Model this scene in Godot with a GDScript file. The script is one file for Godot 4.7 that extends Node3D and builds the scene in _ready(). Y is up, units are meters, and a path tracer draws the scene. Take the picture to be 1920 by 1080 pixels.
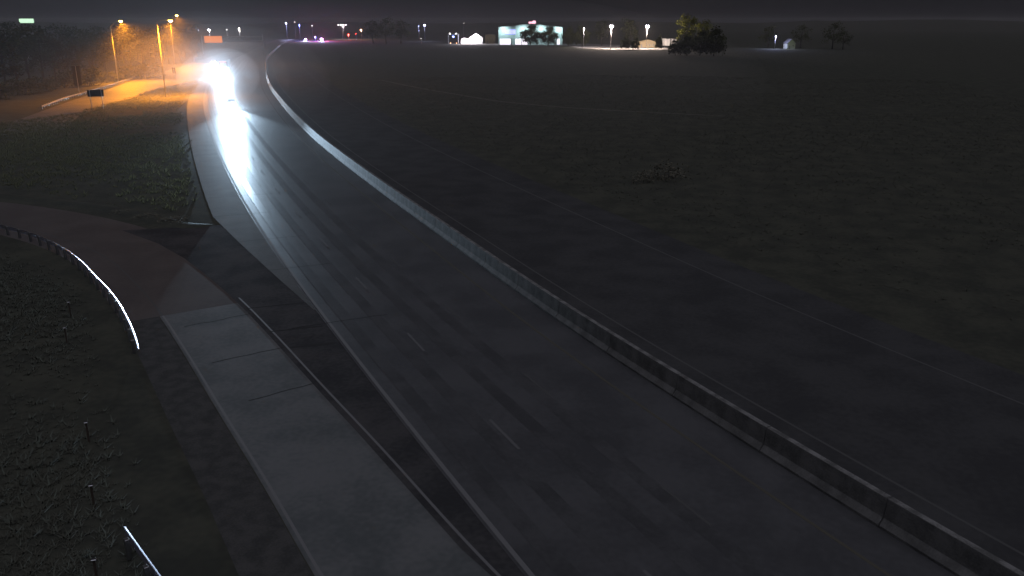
extends Node3D
# Night view from a tall roadside mast over a divided highway with an entry ramp on the left.

var rng := RandomNumberGenerator.new()
var used := {}
var M := {}

# ---------------------------------------------------------------- materials
func lin(r: float, g: float, b: float) -> Color:
	return Color(r, g, b).linear_to_srgb()

func mat(called: String, c: Color, rough := 0.85, metal := 0.0, spec := 0.5) -> StandardMaterial3D:
	var m := StandardMaterial3D.new()
	m.resource_name = called
	m.albedo_color = c
	m.roughness = rough
	m.metallic = metal
	m.metallic_specular = spec
	M[called] = m
	return m

func glow(called: String, c: Color, strength: float) -> StandardMaterial3D:
	var m := mat(called, Color(0.6, 0.6, 0.6), 0.3)
	m.emission_enabled = true
	m.emission = c
	m.emission_energy_multiplier = strength
	return m

# two layers of noise between two linear colours, tiled over the world
func noisy(called: String, lo: Vector3, hi: Vector3, metres: float, rough: float, seed_: int, freq := 0.02, spec := 0.5, fine := 0.35) -> StandardMaterial3D:
	var n := FastNoiseLite.new()
	n.seed = seed_
	n.frequency = freq
	n.fractal_octaves = 5
	var a := n.get_seamless_image(256, 256)
	n.seed = seed_ + 7
	n.frequency = 0.16
	n.fractal_octaves = 2
	var b := n.get_seamless_image(256, 256)
	var im := Image.create(256, 256, false, Image.FORMAT_RGB8)
	for y in 256:
		for x in 256:
			var t := clampf(a.get_pixel(x, y).r * (1.0 - fine) + b.get_pixel(x, y).r * fine, 0, 1)
			t = smoothstep(0.2, 0.8, t)
			var c := lo.lerp(hi, t)
			im.set_pixel(x, y, lin(c.x, c.y, c.z))
	var m := mat(called, Color.WHITE, rough, 0.0, spec)
	m.albedo_texture = ImageTexture.create_from_image(im)
	m.uv1_triplanar = true
	m.uv1_world_triplanar = true
	m.uv1_scale = Vector3.ONE / metres
	return m

# ---------------------------------------------------------------- mesh helpers
func begin(smooth := false) -> SurfaceTool:
	var st := SurfaceTool.new()
	st.begin(Mesh.PRIMITIVE_TRIANGLES)
	st.set_smooth_group(0 if smooth else -1)
	return st

func tri(st: SurfaceTool, a: Vector3, b: Vector3, c: Vector3) -> void:
	st.add_vertex(a); st.add_vertex(b); st.add_vertex(c)

func quad(st: SurfaceTool, a: Vector3, b: Vector3, c: Vector3, d: Vector3) -> void:
	tri(st, a, b, c); tri(st, a, c, d)

# a prism between two equal rings of points
func loft(st: SurfaceTool, r0: Array, r1: Array, caps := true) -> void:
	var n := r0.size()
	for i in n:
		var j := (i + 1) % n
		quad(st, r0[i], r0[j], r1[j], r1[i])
	if caps:
		for i in range(1, n - 1):
			tri(st, r0[0], r0[i + 1], r0[i])
			tri(st, r1[0], r1[i], r1[i + 1])

# a box with chamfered upright and top edges
func bx(st: SurfaceTool, c: Vector3, s: Vector3, bev := 0.0, turn := Basis.IDENTITY) -> void:
	var h := s / 2.0
	var e := minf(bev, minf(h.x, minf(h.y, h.z)) * 0.9)
	if e <= 0.0:
		var lo := []
		var hi := []
		for k in [Vector2(-1, -1), Vector2(-1, 1), Vector2(1, 1), Vector2(1, -1)]:
			lo.append(c + turn * Vector3(k.x * h.x, -h.y, k.y * h.z))
			hi.append(c + turn * Vector3(k.x * h.x, h.y, k.y * h.z))
		loft(st, lo, hi)
		return
	var rings := []
	for lv in [[-h.y, e], [-h.y + e, 0.0], [h.y - e, 0.0], [h.y, e]]:
		var ring := []
		var ax: float = h.x - lv[1]
		var az: float = h.z - lv[1]
		for k in [Vector2(-ax, -az + e), Vector2(-ax, az - e), Vector2(-ax + e, az), Vector2(ax - e, az), Vector2(ax, az - e), Vector2(ax, -az + e), Vector2(ax - e, -az), Vector2(-ax + e, -az)]:
			ring.append(c + turn * Vector3(k.x, lv[0], k.y))
		rings.append(ring)
	for i in 3:
		loft(st, rings[i], rings[i + 1], false)
	for q in [0, 3]:
		for i in range(1, 7):
			if q == 0: tri(st, rings[0][0], rings[0][i + 1], rings[0][i])
			else: tri(st, rings[3][0], rings[3][i], rings[3][i + 1])

func tube(st: SurfaceTool, a: Vector3, b: Vector3, ra: float, rb: float, n := 8) -> void:
	var d := (b - a).normalized()
	var u := d.cross(Vector3.UP if absf(d.y) < 0.9 else Vector3.RIGHT).normalized()
	var v := d.cross(u)
	var r0 := []
	var r1 := []
	for i in n:
		var t := TAU * i / n
		r0.append(a + (u * cos(t) + v * sin(t)) * ra)
		r1.append(b + (u * cos(t) + v * sin(t)) * rb)
	loft(st, r0, r1)

func mesh_of(st: SurfaceTool) -> ArrayMesh:
	st.generate_normals()
	return st.commit()

# ---------------------------------------------------------------- naming
func numbered(called: String) -> String:
	var k: int = used.get(called, -1) + 1
	used[called] = k
	return called if k == 0 else "%s_%03d" % [called, k]

func part(called: String, mesh: Mesh, m: Material, parent: Node) -> MeshInstance3D:
	var o := MeshInstance3D.new()
	o.mesh = mesh
	o.material_override = m
	if parent == self:
		o.name = numbered(called)
		add_child(o)
	else:
		var k := 0
		for ch in parent.get_children():
			if String(ch.name) == called or String(ch.name).begins_with(called + "_0") or String(ch.name).begins_with(called + "_1"):
				k += 1
		o.name = called if k == 0 else "%s_%03d" % [called, k]
		parent.add_child(o, true)
	return o

func built(called: String, st: SurfaceTool, m: Material, parent: Node) -> MeshInstance3D:
	return part(called, mesh_of(st), m, parent)

func structure(called: String, st: SurfaceTool, m: Material) -> MeshInstance3D:
	var o := built(called, st, m, self)
	o.set_meta("kind", "structure")
	return o

func thing(called: String, label: String, category: String, at := Vector3.ZERO, turn := 0.0, group := "") -> Node3D:
	var o := Node3D.new()
	o.name = numbered(called)
	add_child(o)
	o.position = at
	o.rotation.y = turn
	tag(o, label, category, group)
	return o

func tag(o: Node3D, label: String, category: String, group := "") -> void:
	o.set_meta("label", label)
	o.set_meta("category", category)
	if group != "":
		o.set_meta("group", group)

func dup(src: Node3D, called: String, label: String, at: Vector3, turn := 0.0, size := Vector3.ONE) -> Node3D:
	var o: Node3D = src.duplicate()
	o.name = numbered(called)
	add_child(o)
	o.position = at
	o.rotation.y = turn
	o.scale = size
	o.set_meta("label", label)
	return o

func omni(parent: Node, at: Vector3, c: Color, e: float, size := 0.2) -> void:
	var l := OmniLight3D.new()
	l.light_color = c
	l.light_energy = e
	l.light_size = size
	l.omni_range = 400.0
	l.omni_attenuation = 2.0
	l.shadow_enabled = true
	parent.add_child(l)
	l.position = at

func spot(parent: Node, at: Vector3, towards: Vector3, c: Color, e: float, angle: float, size := 0.1) -> void:
	var l := SpotLight3D.new()
	l.light_color = c
	l.light_energy = e
	l.light_size = size
	l.spot_range = 600.0
	l.spot_attenuation = 2.0
	l.spot_angle = angle
	l.spot_angle_attenuation = 1.0
	l.shadow_enabled = true
	parent.add_child(l)
	l.position = at
	l.basis = Basis.looking_at(towards, Vector3.UP if absf(towards.normalized().y) < 0.98 else Vector3.RIGHT)

# ---------------------------------------------------------------- paths on the ground (x, z)
class Path:
	var p := PackedVector2Array()
	var d := PackedFloat32Array()
	func _init(k: Array) -> void:
		var c := []
		for i in range(0, k.size(), 2):
			c.append(Vector2(k[i], k[i + 1]))
		for i in c.size() - 1:
			var a: Vector2 = c[maxi(i - 1, 0)]
			var b: Vector2 = c[i]
			var e: Vector2 = c[i + 1]
			var f: Vector2 = c[mini(i + 2, c.size() - 1)]
			var n := maxi(2, int(b.distance_to(e) / 1.0))
			for j in n:
				p.append(b.cubic_interpolate_in_time(e, a, f, float(j) / n, b.distance_to(e), -b.distance_to(a) if i > 0 else -1.0, b.distance_to(e) + e.distance_to(f) if i + 2 < c.size() else b.distance_to(e) + 1.0))
		p.append(c[-1])
		d.append(0.0)
		for i in range(1, p.size()):
			d.append(d[i - 1] + p[i].distance_to(p[i - 1]))
	func length() -> float:
		return d[-1]
	# where and which way at a distance along
	func at(s: float, off := 0.0) -> Vector2:
		var i := clampi(d.bsearch(s) - 1, 0, p.size() - 2)
		var t := clampf((s - d[i]) / maxf(d[i + 1] - d[i], 1e-6), 0, 1)
		var q := p[i].lerp(p[i + 1], t)
		if off == 0.0:
			return q
		var w := dir(s)
		return q + Vector2(-w.y, w.x) * off
	func dir(s: float) -> Vector2:
		var i := clampi(d.bsearch(s) - 1, 0, p.size() - 2)
		var t := clampf((s - d[i]) / maxf(d[i + 1] - d[i], 1e-6), 0, 1)
		return turn_at(i).lerp(turn_at(i + 1), t).normalized()
	func turn_at(i: int) -> Vector2:
		return (p[mini(i + 3, p.size() - 1)] - p[maxi(i - 3, 0)]).normalized()
	# distance along at which the path has this z (paths of the highway run towards -z)
	func s_at_z(z: float) -> float:
		for i in p.size() - 1:
			if p[i + 1].y <= z:
				return d[i] + (d[i + 1] - d[i]) * (p[i].y - z) / maxf(p[i].y - p[i + 1].y, 1e-6)
		return d[-1]

func v3(q: Vector2, y: float) -> Vector3:
	return Vector3(q.x, y, q.y)

# a flat strip along a path between two sideways offsets
func strip(st: SurfaceTool, path: Path, s0: float, s1: float, o0: float, o1: float, y: float, step := 3.0) -> void:
	var n := maxi(1, int(ceil((s1 - s0) / step)))
	for i in n:
		var a := s0 + (s1 - s0) * i / n
		var b := s0 + (s1 - s0) * (i + 1) / n
		quad(st, v3(path.at(a, o0), y), v3(path.at(b, o0), y), v3(path.at(b, o1), y), v3(path.at(a, o1), y))

# a flat sheet between two paths, matched by z
func sheet(st: SurfaceTool, left: Path, lo: float, right: Path, ro: float, z0: float, z1: float, y: float) -> void:
	var n := int(ceil((z0 - z1) / 4.0))
	for i in n:
		var a := z0 + (z1 - z0) * i / n
		var b := z0 + (z1 - z0) * (i + 1) / n
		quad(st, v3(left.at(left.s_at_z(a), lo), y), v3(left.at(left.s_at_z(b), lo), y), v3(right.at(right.s_at_z(b), ro), y), v3(right.at(right.s_at_z(a), ro), y))

func polygon(st: SurfaceTool, pts: PackedVector2Array, y: float) -> void:
	var ids := Geometry2D.triangulate_polygon(pts)
	for i in range(0, ids.size(), 3):
		var a := v3(pts[ids[i]], y)
		var b := v3(pts[ids[i + 1]], y)
		var c := v3(pts[ids[i + 2]], y)
		if (b - a).cross(c - a).y > 0:
			tri(st, a, c, b)
		else:
			tri(st, a, b, c)

# a beam swept along a path: profile points are (sideways, up)
func sweep(st: SurfaceTool, path: Path, s0: float, s1: float, profile: Array, step := 2.0, y0 := 0.0) -> void:
	var n := maxi(1, int(ceil((s1 - s0) / step)))
	var last := []
	for i in n + 1:
		var s := s0 + (s1 - s0) * i / n
		var ring := []
		for q in profile:
			ring.append(v3(path.at(s, q.x if absf(q.x) > 1e-5 else 1e-5), y0 + q.y))
		if i > 0:
			loft(st, last, ring, false)
		if i == 0 or i == n:
			for k in ring.size() / 2:                 # the end: across from each point to its opposite
				var m := ring.size() - 1 - k
				if m - 1 > k:
					if i == 0: quad(st, ring[k], ring[m], ring[m - 1], ring[k + 1])
					else: quad(st, ring[k], ring[k + 1], ring[m - 1], ring[m])
		last = ring

# ---------------------------------------------------------------- things
func make_tree(called: String, h: float, r: float, base: float, seed_: int, leaf: Material, bark: Material, leaves := 1100, size := 0.75, tint := Color(0.066, 0.073, 0.032)) -> Node3D:
	var t := Node3D.new()
	t.name = called
	rng.seed = seed_
	var tr := begin(true)
	var lean := Vector3(rng.randf_range(-0.4, 0.4), 0, rng.randf_range(-0.4, 0.4))
	tube(tr, Vector3.ZERO, Vector3(0, h * 0.45, 0) + lean, h * 0.022, h * 0.014, 7)
	tube(tr, Vector3(0, h * 0.45, 0) + lean, Vector3(0, h * 0.85, 0) + lean * 1.6, h * 0.014, h * 0.004, 6)
	var tips := []
	for i in 9:
		var a := TAU * i / 9.0 + rng.randf_range(-0.3, 0.3)
		var y0 := h * rng.randf_range(0.25, 0.62)
		var y1 := minf(y0 + h * rng.randf_range(0.1, 0.24), h * 0.88)
		var k := sin(PI * clampf((y1 / h - base) / (1.05 - base), 0.08, 1.0)) * rng.randf_range(0.55, 0.85)
		var tip := Vector3(cos(a) * r * k, y1, sin(a) * r * k)
		tube(tr, Vector3(0, y0, 0) + lean * 0.7, tip, h * 0.008, h * 0.002, 5)
		tips.append(tip)
	built("trunk", tr, bark, t)
	var centres := []
	for tip in tips:
		centres.append([tip, r * rng.randf_range(0.26, 0.42)])
	for i in 14:
		var y := h * lerpf(base, 0.97, rng.randf())
		var f := (y / h - base) / (1.0 - base)
		var rr := r * sqrt(maxf(0.04, 1.0 - pow(absf(f - 0.42) / 0.62, 2.2))) * rng.randf_range(0.3, 0.95)
		var a := rng.randf() * TAU
		centres.append([Vector3(cos(a) * rr, y, sin(a) * rr) + lean, r * rng.randf_range(0.24, 0.44)])
	centres.append([Vector3(0, h * 0.93, 0) + lean * 1.5, r * 0.28])
	var cr := begin()
	var per := int(float(leaves) / centres.size())
	for c in centres:
		var tone := rng.randf_range(0.65, 1.3)
		for i in per:
			var dv := Vector3(rng.randfn(), rng.randfn() * 0.8, rng.randfn()).limit_length(2.0) * 0.55
			var at: Vector3 = c[0] + dv * c[1]
			var b := Basis(Vector3(rng.randfn(), rng.randfn(), rng.randfn()).normalized(), rng.randf() * TAU)
			var s := size * rng.randf_range(0.5, 1.15)
			var l := tone * rng.randf_range(0.75, 1.25)
			cr.set_color(Color(tint.r * l, tint.g * l, tint.b * l))
			quad(cr, at + b * Vector3(-s, 0, 0) * 0.5, at + b * Vector3(0, s * 0.12, -s) * 0.42, at + b * Vector3(s, 0, 0) * 0.5, at + b * Vector3(0, s * 0.12, s) * 0.42)
	built("crown", cr, leaf, t)
	return t

func plant_tree(src: Node3D, called: String, label: String, category: String, group: String, x: float, z: float, hscale: float, wscale := 0.0) -> void:
	var o := dup(src, called, label, Vector3(x, 0, z), rng.randf() * TAU, Vector3(hscale if wscale == 0.0 else wscale, hscale, hscale if wscale == 0.0 else wscale))
	tag(o, label, category, group)

const ORD := ["first", "second", "third", "fourth", "fifth", "sixth", "seventh", "eighth", "ninth", "tenth", "eleventh", "twelfth", "thirteenth", "fourteenth", "fifteenth", "sixteenth", "seventeenth", "eighteenth", "nineteenth", "twentieth"]

func w_beam(height: float, depth: float) -> Array:
	var f := []
	for q in [[0.0, -0.155], [0.035, -0.12], [0.08, -0.095], [0.08, -0.06], [0.015, -0.02], [0.015, 0.02], [0.08, 0.06], [0.08, 0.095], [0.035, 0.12], [0.0, 0.155]]:
		f.append(Vector2(q[0] * depth, height + q[1]))
	var back := []
	for i in range(f.size() - 1, -1, -1):
		back.append(f[i] - Vector2(0.006 * signf(depth), 0))
	return f + back

func guardrail(label: String, path: Path, s0: float, s1: float, side: float, steel: Material, gap := -1.0) -> Node3D:
	var t := thing("guardrail", label, "guardrail", Vector3.ZERO, 0.0, "steel guardrails beside the ramps")
	var s := s0
	while s < s1 - 0.2:                                   # one rail panel every 3.81 m, lapped over the next
		var e := minf(s + 3.81, s1)
		if gap < 0.0 or absf(s - gap) > 0.1:
			var st := begin()
			sweep(st, path, s + 0.02, e - 0.02, w_beam(0.55, side), 0.95)
			built("rail", st, steel, t)
		s = e
	s = s0 + 0.95
	while s < s1:
		var q := path.at(s, -0.16 * side)
		var w := path.dir(s)
		var st := begin()
		bx(st, v3(q, 0.38), Vector3(0.16, 0.76, 0.2), 0.012, Basis(Vector3.UP, atan2(w.x, w.y)))
		built("post", st, M.post_steel, t)
		s += 1.905
	return t

func street_lamp(label: String, base: Vector3, top: float, arm: Vector3, energy: float, aim: Vector3) -> void:
	var t := thing("street_lamp", label, "street lamp", base, 0.0, "sodium street lamps over the entry ramp")
	var st := begin(true)
	tube(st, Vector3(0, 0.25, 0), Vector3(0, top, 0), 0.15, 0.08, 10)
	built("pole", st, M.galvanised, t)
	st = begin()
	tube(st, Vector3(0, 0, 0), Vector3(0, 0.3, 0), 0.28, 0.24, 8)
	built("base", st, M.concrete_plain, t)
	st = begin(true)
	var mid := Vector3(arm.x * 0.45, top + arm.y * 0.7, arm.z * 0.45)
	var end := Vector3(arm.x, top + arm.y, arm.z)
	tube(st, Vector3(0, top - 0.05, 0), mid, 0.06, 0.05, 8)
	tube(st, mid, end, 0.05, 0.045, 8)
	built("arm", st, M.galvanised, t)
	var d := Vector3(arm.x, 0, arm.z).normalized()
	st = begin()
	bx(st, end + d * 0.35, Vector3(0.62, 0.22, 1.15), 0.07, Basis(Vector3.UP, atan2(d.x, d.z)))
	var head := built("lamp_head", st, M.fixture, t)
	st = begin(true)
	var lens := end + d * 0.38 + Vector3(0, -0.12, 0)
	var rings := []
	for k in 5:
		var a := PI * 0.5 * k / 4.0
		var ring := []
		for i in 12:
			ring.append(lens + Vector3(cos(TAU * i / 12) * 0.44 * cos(a * 0.98), -0.36 * sin(a), sin(TAU * i / 12) * 0.44 * cos(a * 0.98)))
		rings.append(ring)
	for k in 4:
		loft(st, rings[k], rings[k + 1], k == 0)
	built("lamp_lens", st, M.sodium, head)
	spot(t, lens + Vector3(0, -0.42, 0), aim, Color(1.0, 0.61, 0.08), energy, 72.0, 0.25)
	omni(t, lens + Vector3(0, -0.1, 0), Color(1.0, 0.6, 0.2), energy * 0.025, 0.2)

func yard_lamp(label: String, at: Vector3, h: float, glass: Material, c: Color, e: float, size := 0.5, heads := 1, group := "distant lamps near the horizon") -> void:
	var t := thing("lamp_post", label, "lamp post", at, 0.0, group)
	var st := begin(true)
	tube(st, Vector3.ZERO, Vector3(0, h, 0), 0.13, 0.07, 8)
	built("pole", st, M.galvanised, t)
	for k in heads:
		var x := (k - (heads - 1) / 2.0) * size * 2.2
		st = begin()
		bx(st, Vector3(x, h + 0.1, 0.25), Vector3(size, 0.22, 0.5), 0.05)
		built("lamp_housing", st, M.fixture, t)
		st = begin()
		bx(st, Vector3(x, h - 0.04 - size * 0.22, 0.3), Vector3(size * 0.9, size * 0.44, size * 0.6), size * 0.1)
		built("lamp_lens", st, glass, t)
	if e > 0.0:
		omni(t, Vector3(0, h - 0.15 - size * 0.5, 0.75), c, e if e < 1000.0 else e * 0.5, 0.3)
	if e > 1000.0:                                        # the yard floods throw most of their light back into the yard
		spot(t, Vector3(0, h - 0.2 - size * 0.5, 0.1), Vector3(0.05, -1, -0.5), c, e * 1.6, 68.0, 0.3)

func wheel(parent: Node, at: Vector3, r: float, w: float) -> void:
	var st := begin(true)
	var prof := [[-w / 2, r * 0.62], [-w / 2, r * 0.92], [-w * 0.38, r], [w * 0.38, r], [w / 2, r * 0.92], [w / 2, r * 0.62]]
	var rings := []
	for q in prof:
		var ring := []
		for i in 18:
			ring.append(at + Vector3(q[0], sin(TAU * i / 18) * q[1], cos(TAU * i / 18) * q[1]))
		rings.append(ring)
	for k in rings.size() - 1:
		loft(st, rings[k], rings[k + 1], false)
	var ty := built("wheel", st, M.rubber, parent)
	st = begin(true)
	tube(st, at - Vector3(w * 0.42, 0, 0), at + Vector3(w * 0.42, 0, 0), r * 0.63, r * 0.63, 14)
	built("rim", st, M.chrome, ty)

# extruded side outline: points are (z, y)
func profile_body(st: SurfaceTool, pts: Array, half: float, inset := 0.06) -> void:
	var rings := []
	var cen := Vector2.ZERO
	for q in pts: cen += q
	cen /= pts.size()
	for k in [[-half, inset], [-half + inset, 0.0], [half - inset, 0.0], [half, inset]]:
		var ring := []
		for q in pts:
			var w: Vector2 = q + (cen - q).normalized() * k[1]
			ring.append(Vector3(k[0], w.y, w.x))
		rings.append(ring)
	for i in 3:
		loft(st, rings[i], rings[i + 1], false)
	var poly := PackedVector2Array(pts)
	var ids := Geometry2D.triangulate_polygon(poly)
	for i in range(0, ids.size(), 3):
		tri(st, rings[0][ids[i]], rings[0][ids[i + 1]], rings[0][ids[i + 2]])
		tri(st, rings[3][ids[i]], rings[3][ids[i + 2]], rings[3][ids[i + 1]])

func make_car(label: String, category: String, at: Vector3, turn: float, paint: Material, beam: float) -> Node3D:
	var t := thing(category.replace(" ", "_"), label, category, at, turn)
	var st := begin()
	profile_body(st, [Vector2(2.35, 0.35), Vector2(2.42, 0.62), Vector2(2.3, 0.8), Vector2(1.1, 0.98), Vector2(0.9, 1.0), Vector2(-1.75, 1.04), Vector2(-2.35, 0.98), Vector2(-2.42, 0.6), Vector2(-2.35, 0.32), Vector2(1.9, 0.24)], 0.92)
	built("body", st, paint, t)
	st = begin()
	profile_body(st, [Vector2(1.0, 0.98), Vector2(0.2, 1.5), Vector2(-1.3, 1.5), Vector2(-2.0, 1.0)], 0.78, 0.1)
	var cab := built("cabin", st, paint, t)
	st = begin()
	quad(st, Vector3(-0.66, 1.04, 0.965), Vector3(-0.56, 1.45, 0.335), Vector3(0.56, 1.45, 0.335), Vector3(0.66, 1.04, 0.965))
	built("windscreen", st, M.car_glass, cab)
	for s in [-1, 1]:
		st = begin()
		quad(st, Vector3(s * 0.785, 1.06, 0.7), Vector3(s * 0.785, 1.42, 0.15), Vector3(s * 0.785, 1.42, -1.2), Vector3(s * 0.785, 1.06, -1.6))
		built("side_window", st, M.car_glass, cab)
		st = begin()
		bx(st, Vector3(s * 0.98, 1.05, 0.72), Vector3(0.16, 0.14, 0.1), 0.03)
		built("mirror", st, paint, t)
		st = begin(true)
		tube(st, Vector3(s * 0.66, 0.68, 2.30), Vector3(s * 0.66, 0.68, 2.44), 0.15, 0.13, 12)
		built("headlight", st, M.headlamp, t)
		for z in [1.45, -1.45]:
			wheel(t, Vector3(s * 0.82, 0.33, z), 0.33, 0.22)
	st = begin()
	bx(st, Vector3(0, 0.62, 2.38), Vector3(0.8, 0.16, 0.08), 0.02)
	built("grille", st, M.black_trim, t)
	st = begin()
	bx(st, Vector3(0, 0.4, 2.36), Vector3(1.7, 0.2, 0.18), 0.05)
	built("bumper", st, M.black_trim, t)
	if beam > 0.0:
		spot(t, Vector3(0, 0.68, 2.7), Vector3(0, -0.012, 1), Color(0.78, 0.9, 1.0), beam, 14.0, 0.12)
		omni(t, Vector3(0, 0.7, 2.75), Color(0.85, 0.92, 1.0), beam * 0.006, 0.15)
	return t

func light_bar(t: Node3D, y: float, z: float, first: Material, second: Material, e: float) -> void:
	var st := begin()
	bx(st, Vector3(0, y, z), Vector3(1.5, 0.05, 0.32), 0.01)
	var bar := built("light_bar", st, M.black_trim, t)
	for k in 4:
		st = begin()
		bx(st, Vector3(-0.5 + 0.33 * k, y + 0.16, z), Vector3(0.34, 0.26, 0.3), 0.03)
		built("beacon", st, first if k < 2 else second, bar)
	omni(t, Vector3(-0.4, y + 0.32, z + 0.3), M.blue_lamp.emission, e, 0.15)
	omni(t, Vector3(0.4, y + 0.32, z + 0.3), M.red_lamp.emission, e, 0.15)

func make_truck(label: String, at: Vector3, turn: float) -> void:
	var t := thing("lorry", label, "lorry", at, turn)
	var st := begin()
	bx(st, Vector3(0, 2.15, 0.2), Vector3(2.4, 3.1, 2.2), 0.18)
	var cab := built("cab", st, M.truck_paint, t)
	st = begin()
	profile_body(st, [Vector2(1.3, 0.75), Vector2(1.3, 2.05), Vector2(2.7, 1.85), Vector2(3.05, 1.7), Vector2(3.1, 0.75)], 1.0, 0.12)
	built("bonnet", st, M.truck_paint, t)
	st = begin()
	for s in [-1, 1]:
		bx(st, Vector3(s * 0.55, 2.75, 1.31), Vector3(1.02, 0.8, 0.04), 0.015)
	built("windscreen", st, M.car_glass, cab)
	st = begin()
	for k in 9:
		bx(st, Vector3(-0.52 + 0.13 * k, 1.3, 3.12), Vector3(0.05, 0.85, 0.05), 0.01)
	bx(st, Vector3(0, 1.76, 3.12), Vector3(1.2, 0.06, 0.07), 0.01)
	bx(st, Vector3(0, 0.85, 3.12), Vector3(1.2, 0.06, 0.07), 0.01)
	built("grille", st, M.chrome, t)
	st = begin()
	bx(st, Vector3(0, 0.55, 3.18), Vector3(2.4, 0.4, 0.28), 0.07)
	built("bumper", st, M.chrome, t)
	for s in [-1, 1]:
		st = begin(true)
		tube(st, Vector3(s * 0.86, 1.12, 2.95), Vector3(s * 0.86, 1.12, 3.16), 0.2, 0.18, 14)
		built("headlight", st, M.headlamp, t)
		st = begin(true)
		tube(st, Vector3(s * 0.8, 0.62, 3.3), Vector3(s * 0.8, 0.62, 3.36), 0.11, 0.1, 12)
		built("fog_light", st, M.headlamp, t)
		st = begin()
		bx(st, Vector3(s * 1.42, 2.6, 1.15), Vector3(0.2, 0.7, 0.1), 0.03)
		bx(st, Vector3(s * 1.28, 2.85, 1.15), Vector3(0.2, 0.04, 0.04))
		built("mirror", st, M.black_trim, t)
		st = begin(true)
		tube(st, Vector3(s * 1.3, 0.9, -1.15), Vector3(s * 1.3, 4.1, -1.15), 0.08, 0.08, 10)
		built("exhaust_stack", st, M.chrome, t)
		st = begin(true)
		tube(st, Vector3(s * 1.05, 0.75, -0.9), Vector3(s * 1.05, 0.75, 0.5), 0.32, 0.32, 14)
		built("fuel_tank", st, M.chrome, t)
		wheel(t, Vector3(s * 1.02, 0.52, 2.1), 0.52, 0.3)
		for z in [-2.2, -3.5, -13.2, -14.5]:
			wheel(t, Vector3(s * 0.98, 0.52, z), 0.52, 0.55)
	for k in 5:
		st = begin()
		bx(st, Vector3(-0.9 + 0.45 * k, 3.75, 1.2), Vector3(0.16, 0.1, 0.14), 0.03)
		built("marker_light", st, M.amber_lamp, cab)
	st = begin()
	bx(st, Vector3(0, 2.65, -8.7), Vector3(2.6, 2.9, 14.2), 0.05)
	built("trailer", st, M.trailer_white, t)
	st = begin()
	bx(st, Vector3(0, 0.98, -6.5), Vector3(1.0, 0.3, 17.0), 0.03)
	built("chassis", st, M.black_trim, t)
	var c := Color(0.78, 0.9, 1.0)
	for s in [-1, 1]:
		spot(t, Vector3(s * 0.86, 1.12, 3.45), Vector3(0, -0.012, 1), c, BEAM, 13.0, 0.15)
		omni(t, Vector3(s * 0.86, 1.12, 3.5), c, 110.0, 0.15)
		spot(t, Vector3(s * 0.8, 0.62, 3.6), Vector3(0, -0.03, 1), c, BEAM * 0.1, 40.0, 0.15)

func signboard(label: String, called: String, at: Vector3, turn: float, w: float, h: float, clear: float, posts: int, face: Material) -> Node3D:
	var t := thing(called, label, "road sign", at, turn)
	var st := begin()
	bx(st, Vector3(0, clear + h / 2, 0), Vector3(w, h, 0.05), 0.015)
	built("panel", st, face, t)
	for k in posts:
		var x := 0.0 if posts == 1 else (k - 0.5) * w * 0.7
		st = begin()
		bx(st, Vector3(x, (clear + h) / 2, 0.09), Vector3(0.12, clear + h, 0.1), 0.01)
		built("post", st, M.galvanised, t)
	return t

const BEAM := 17000.0

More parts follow.
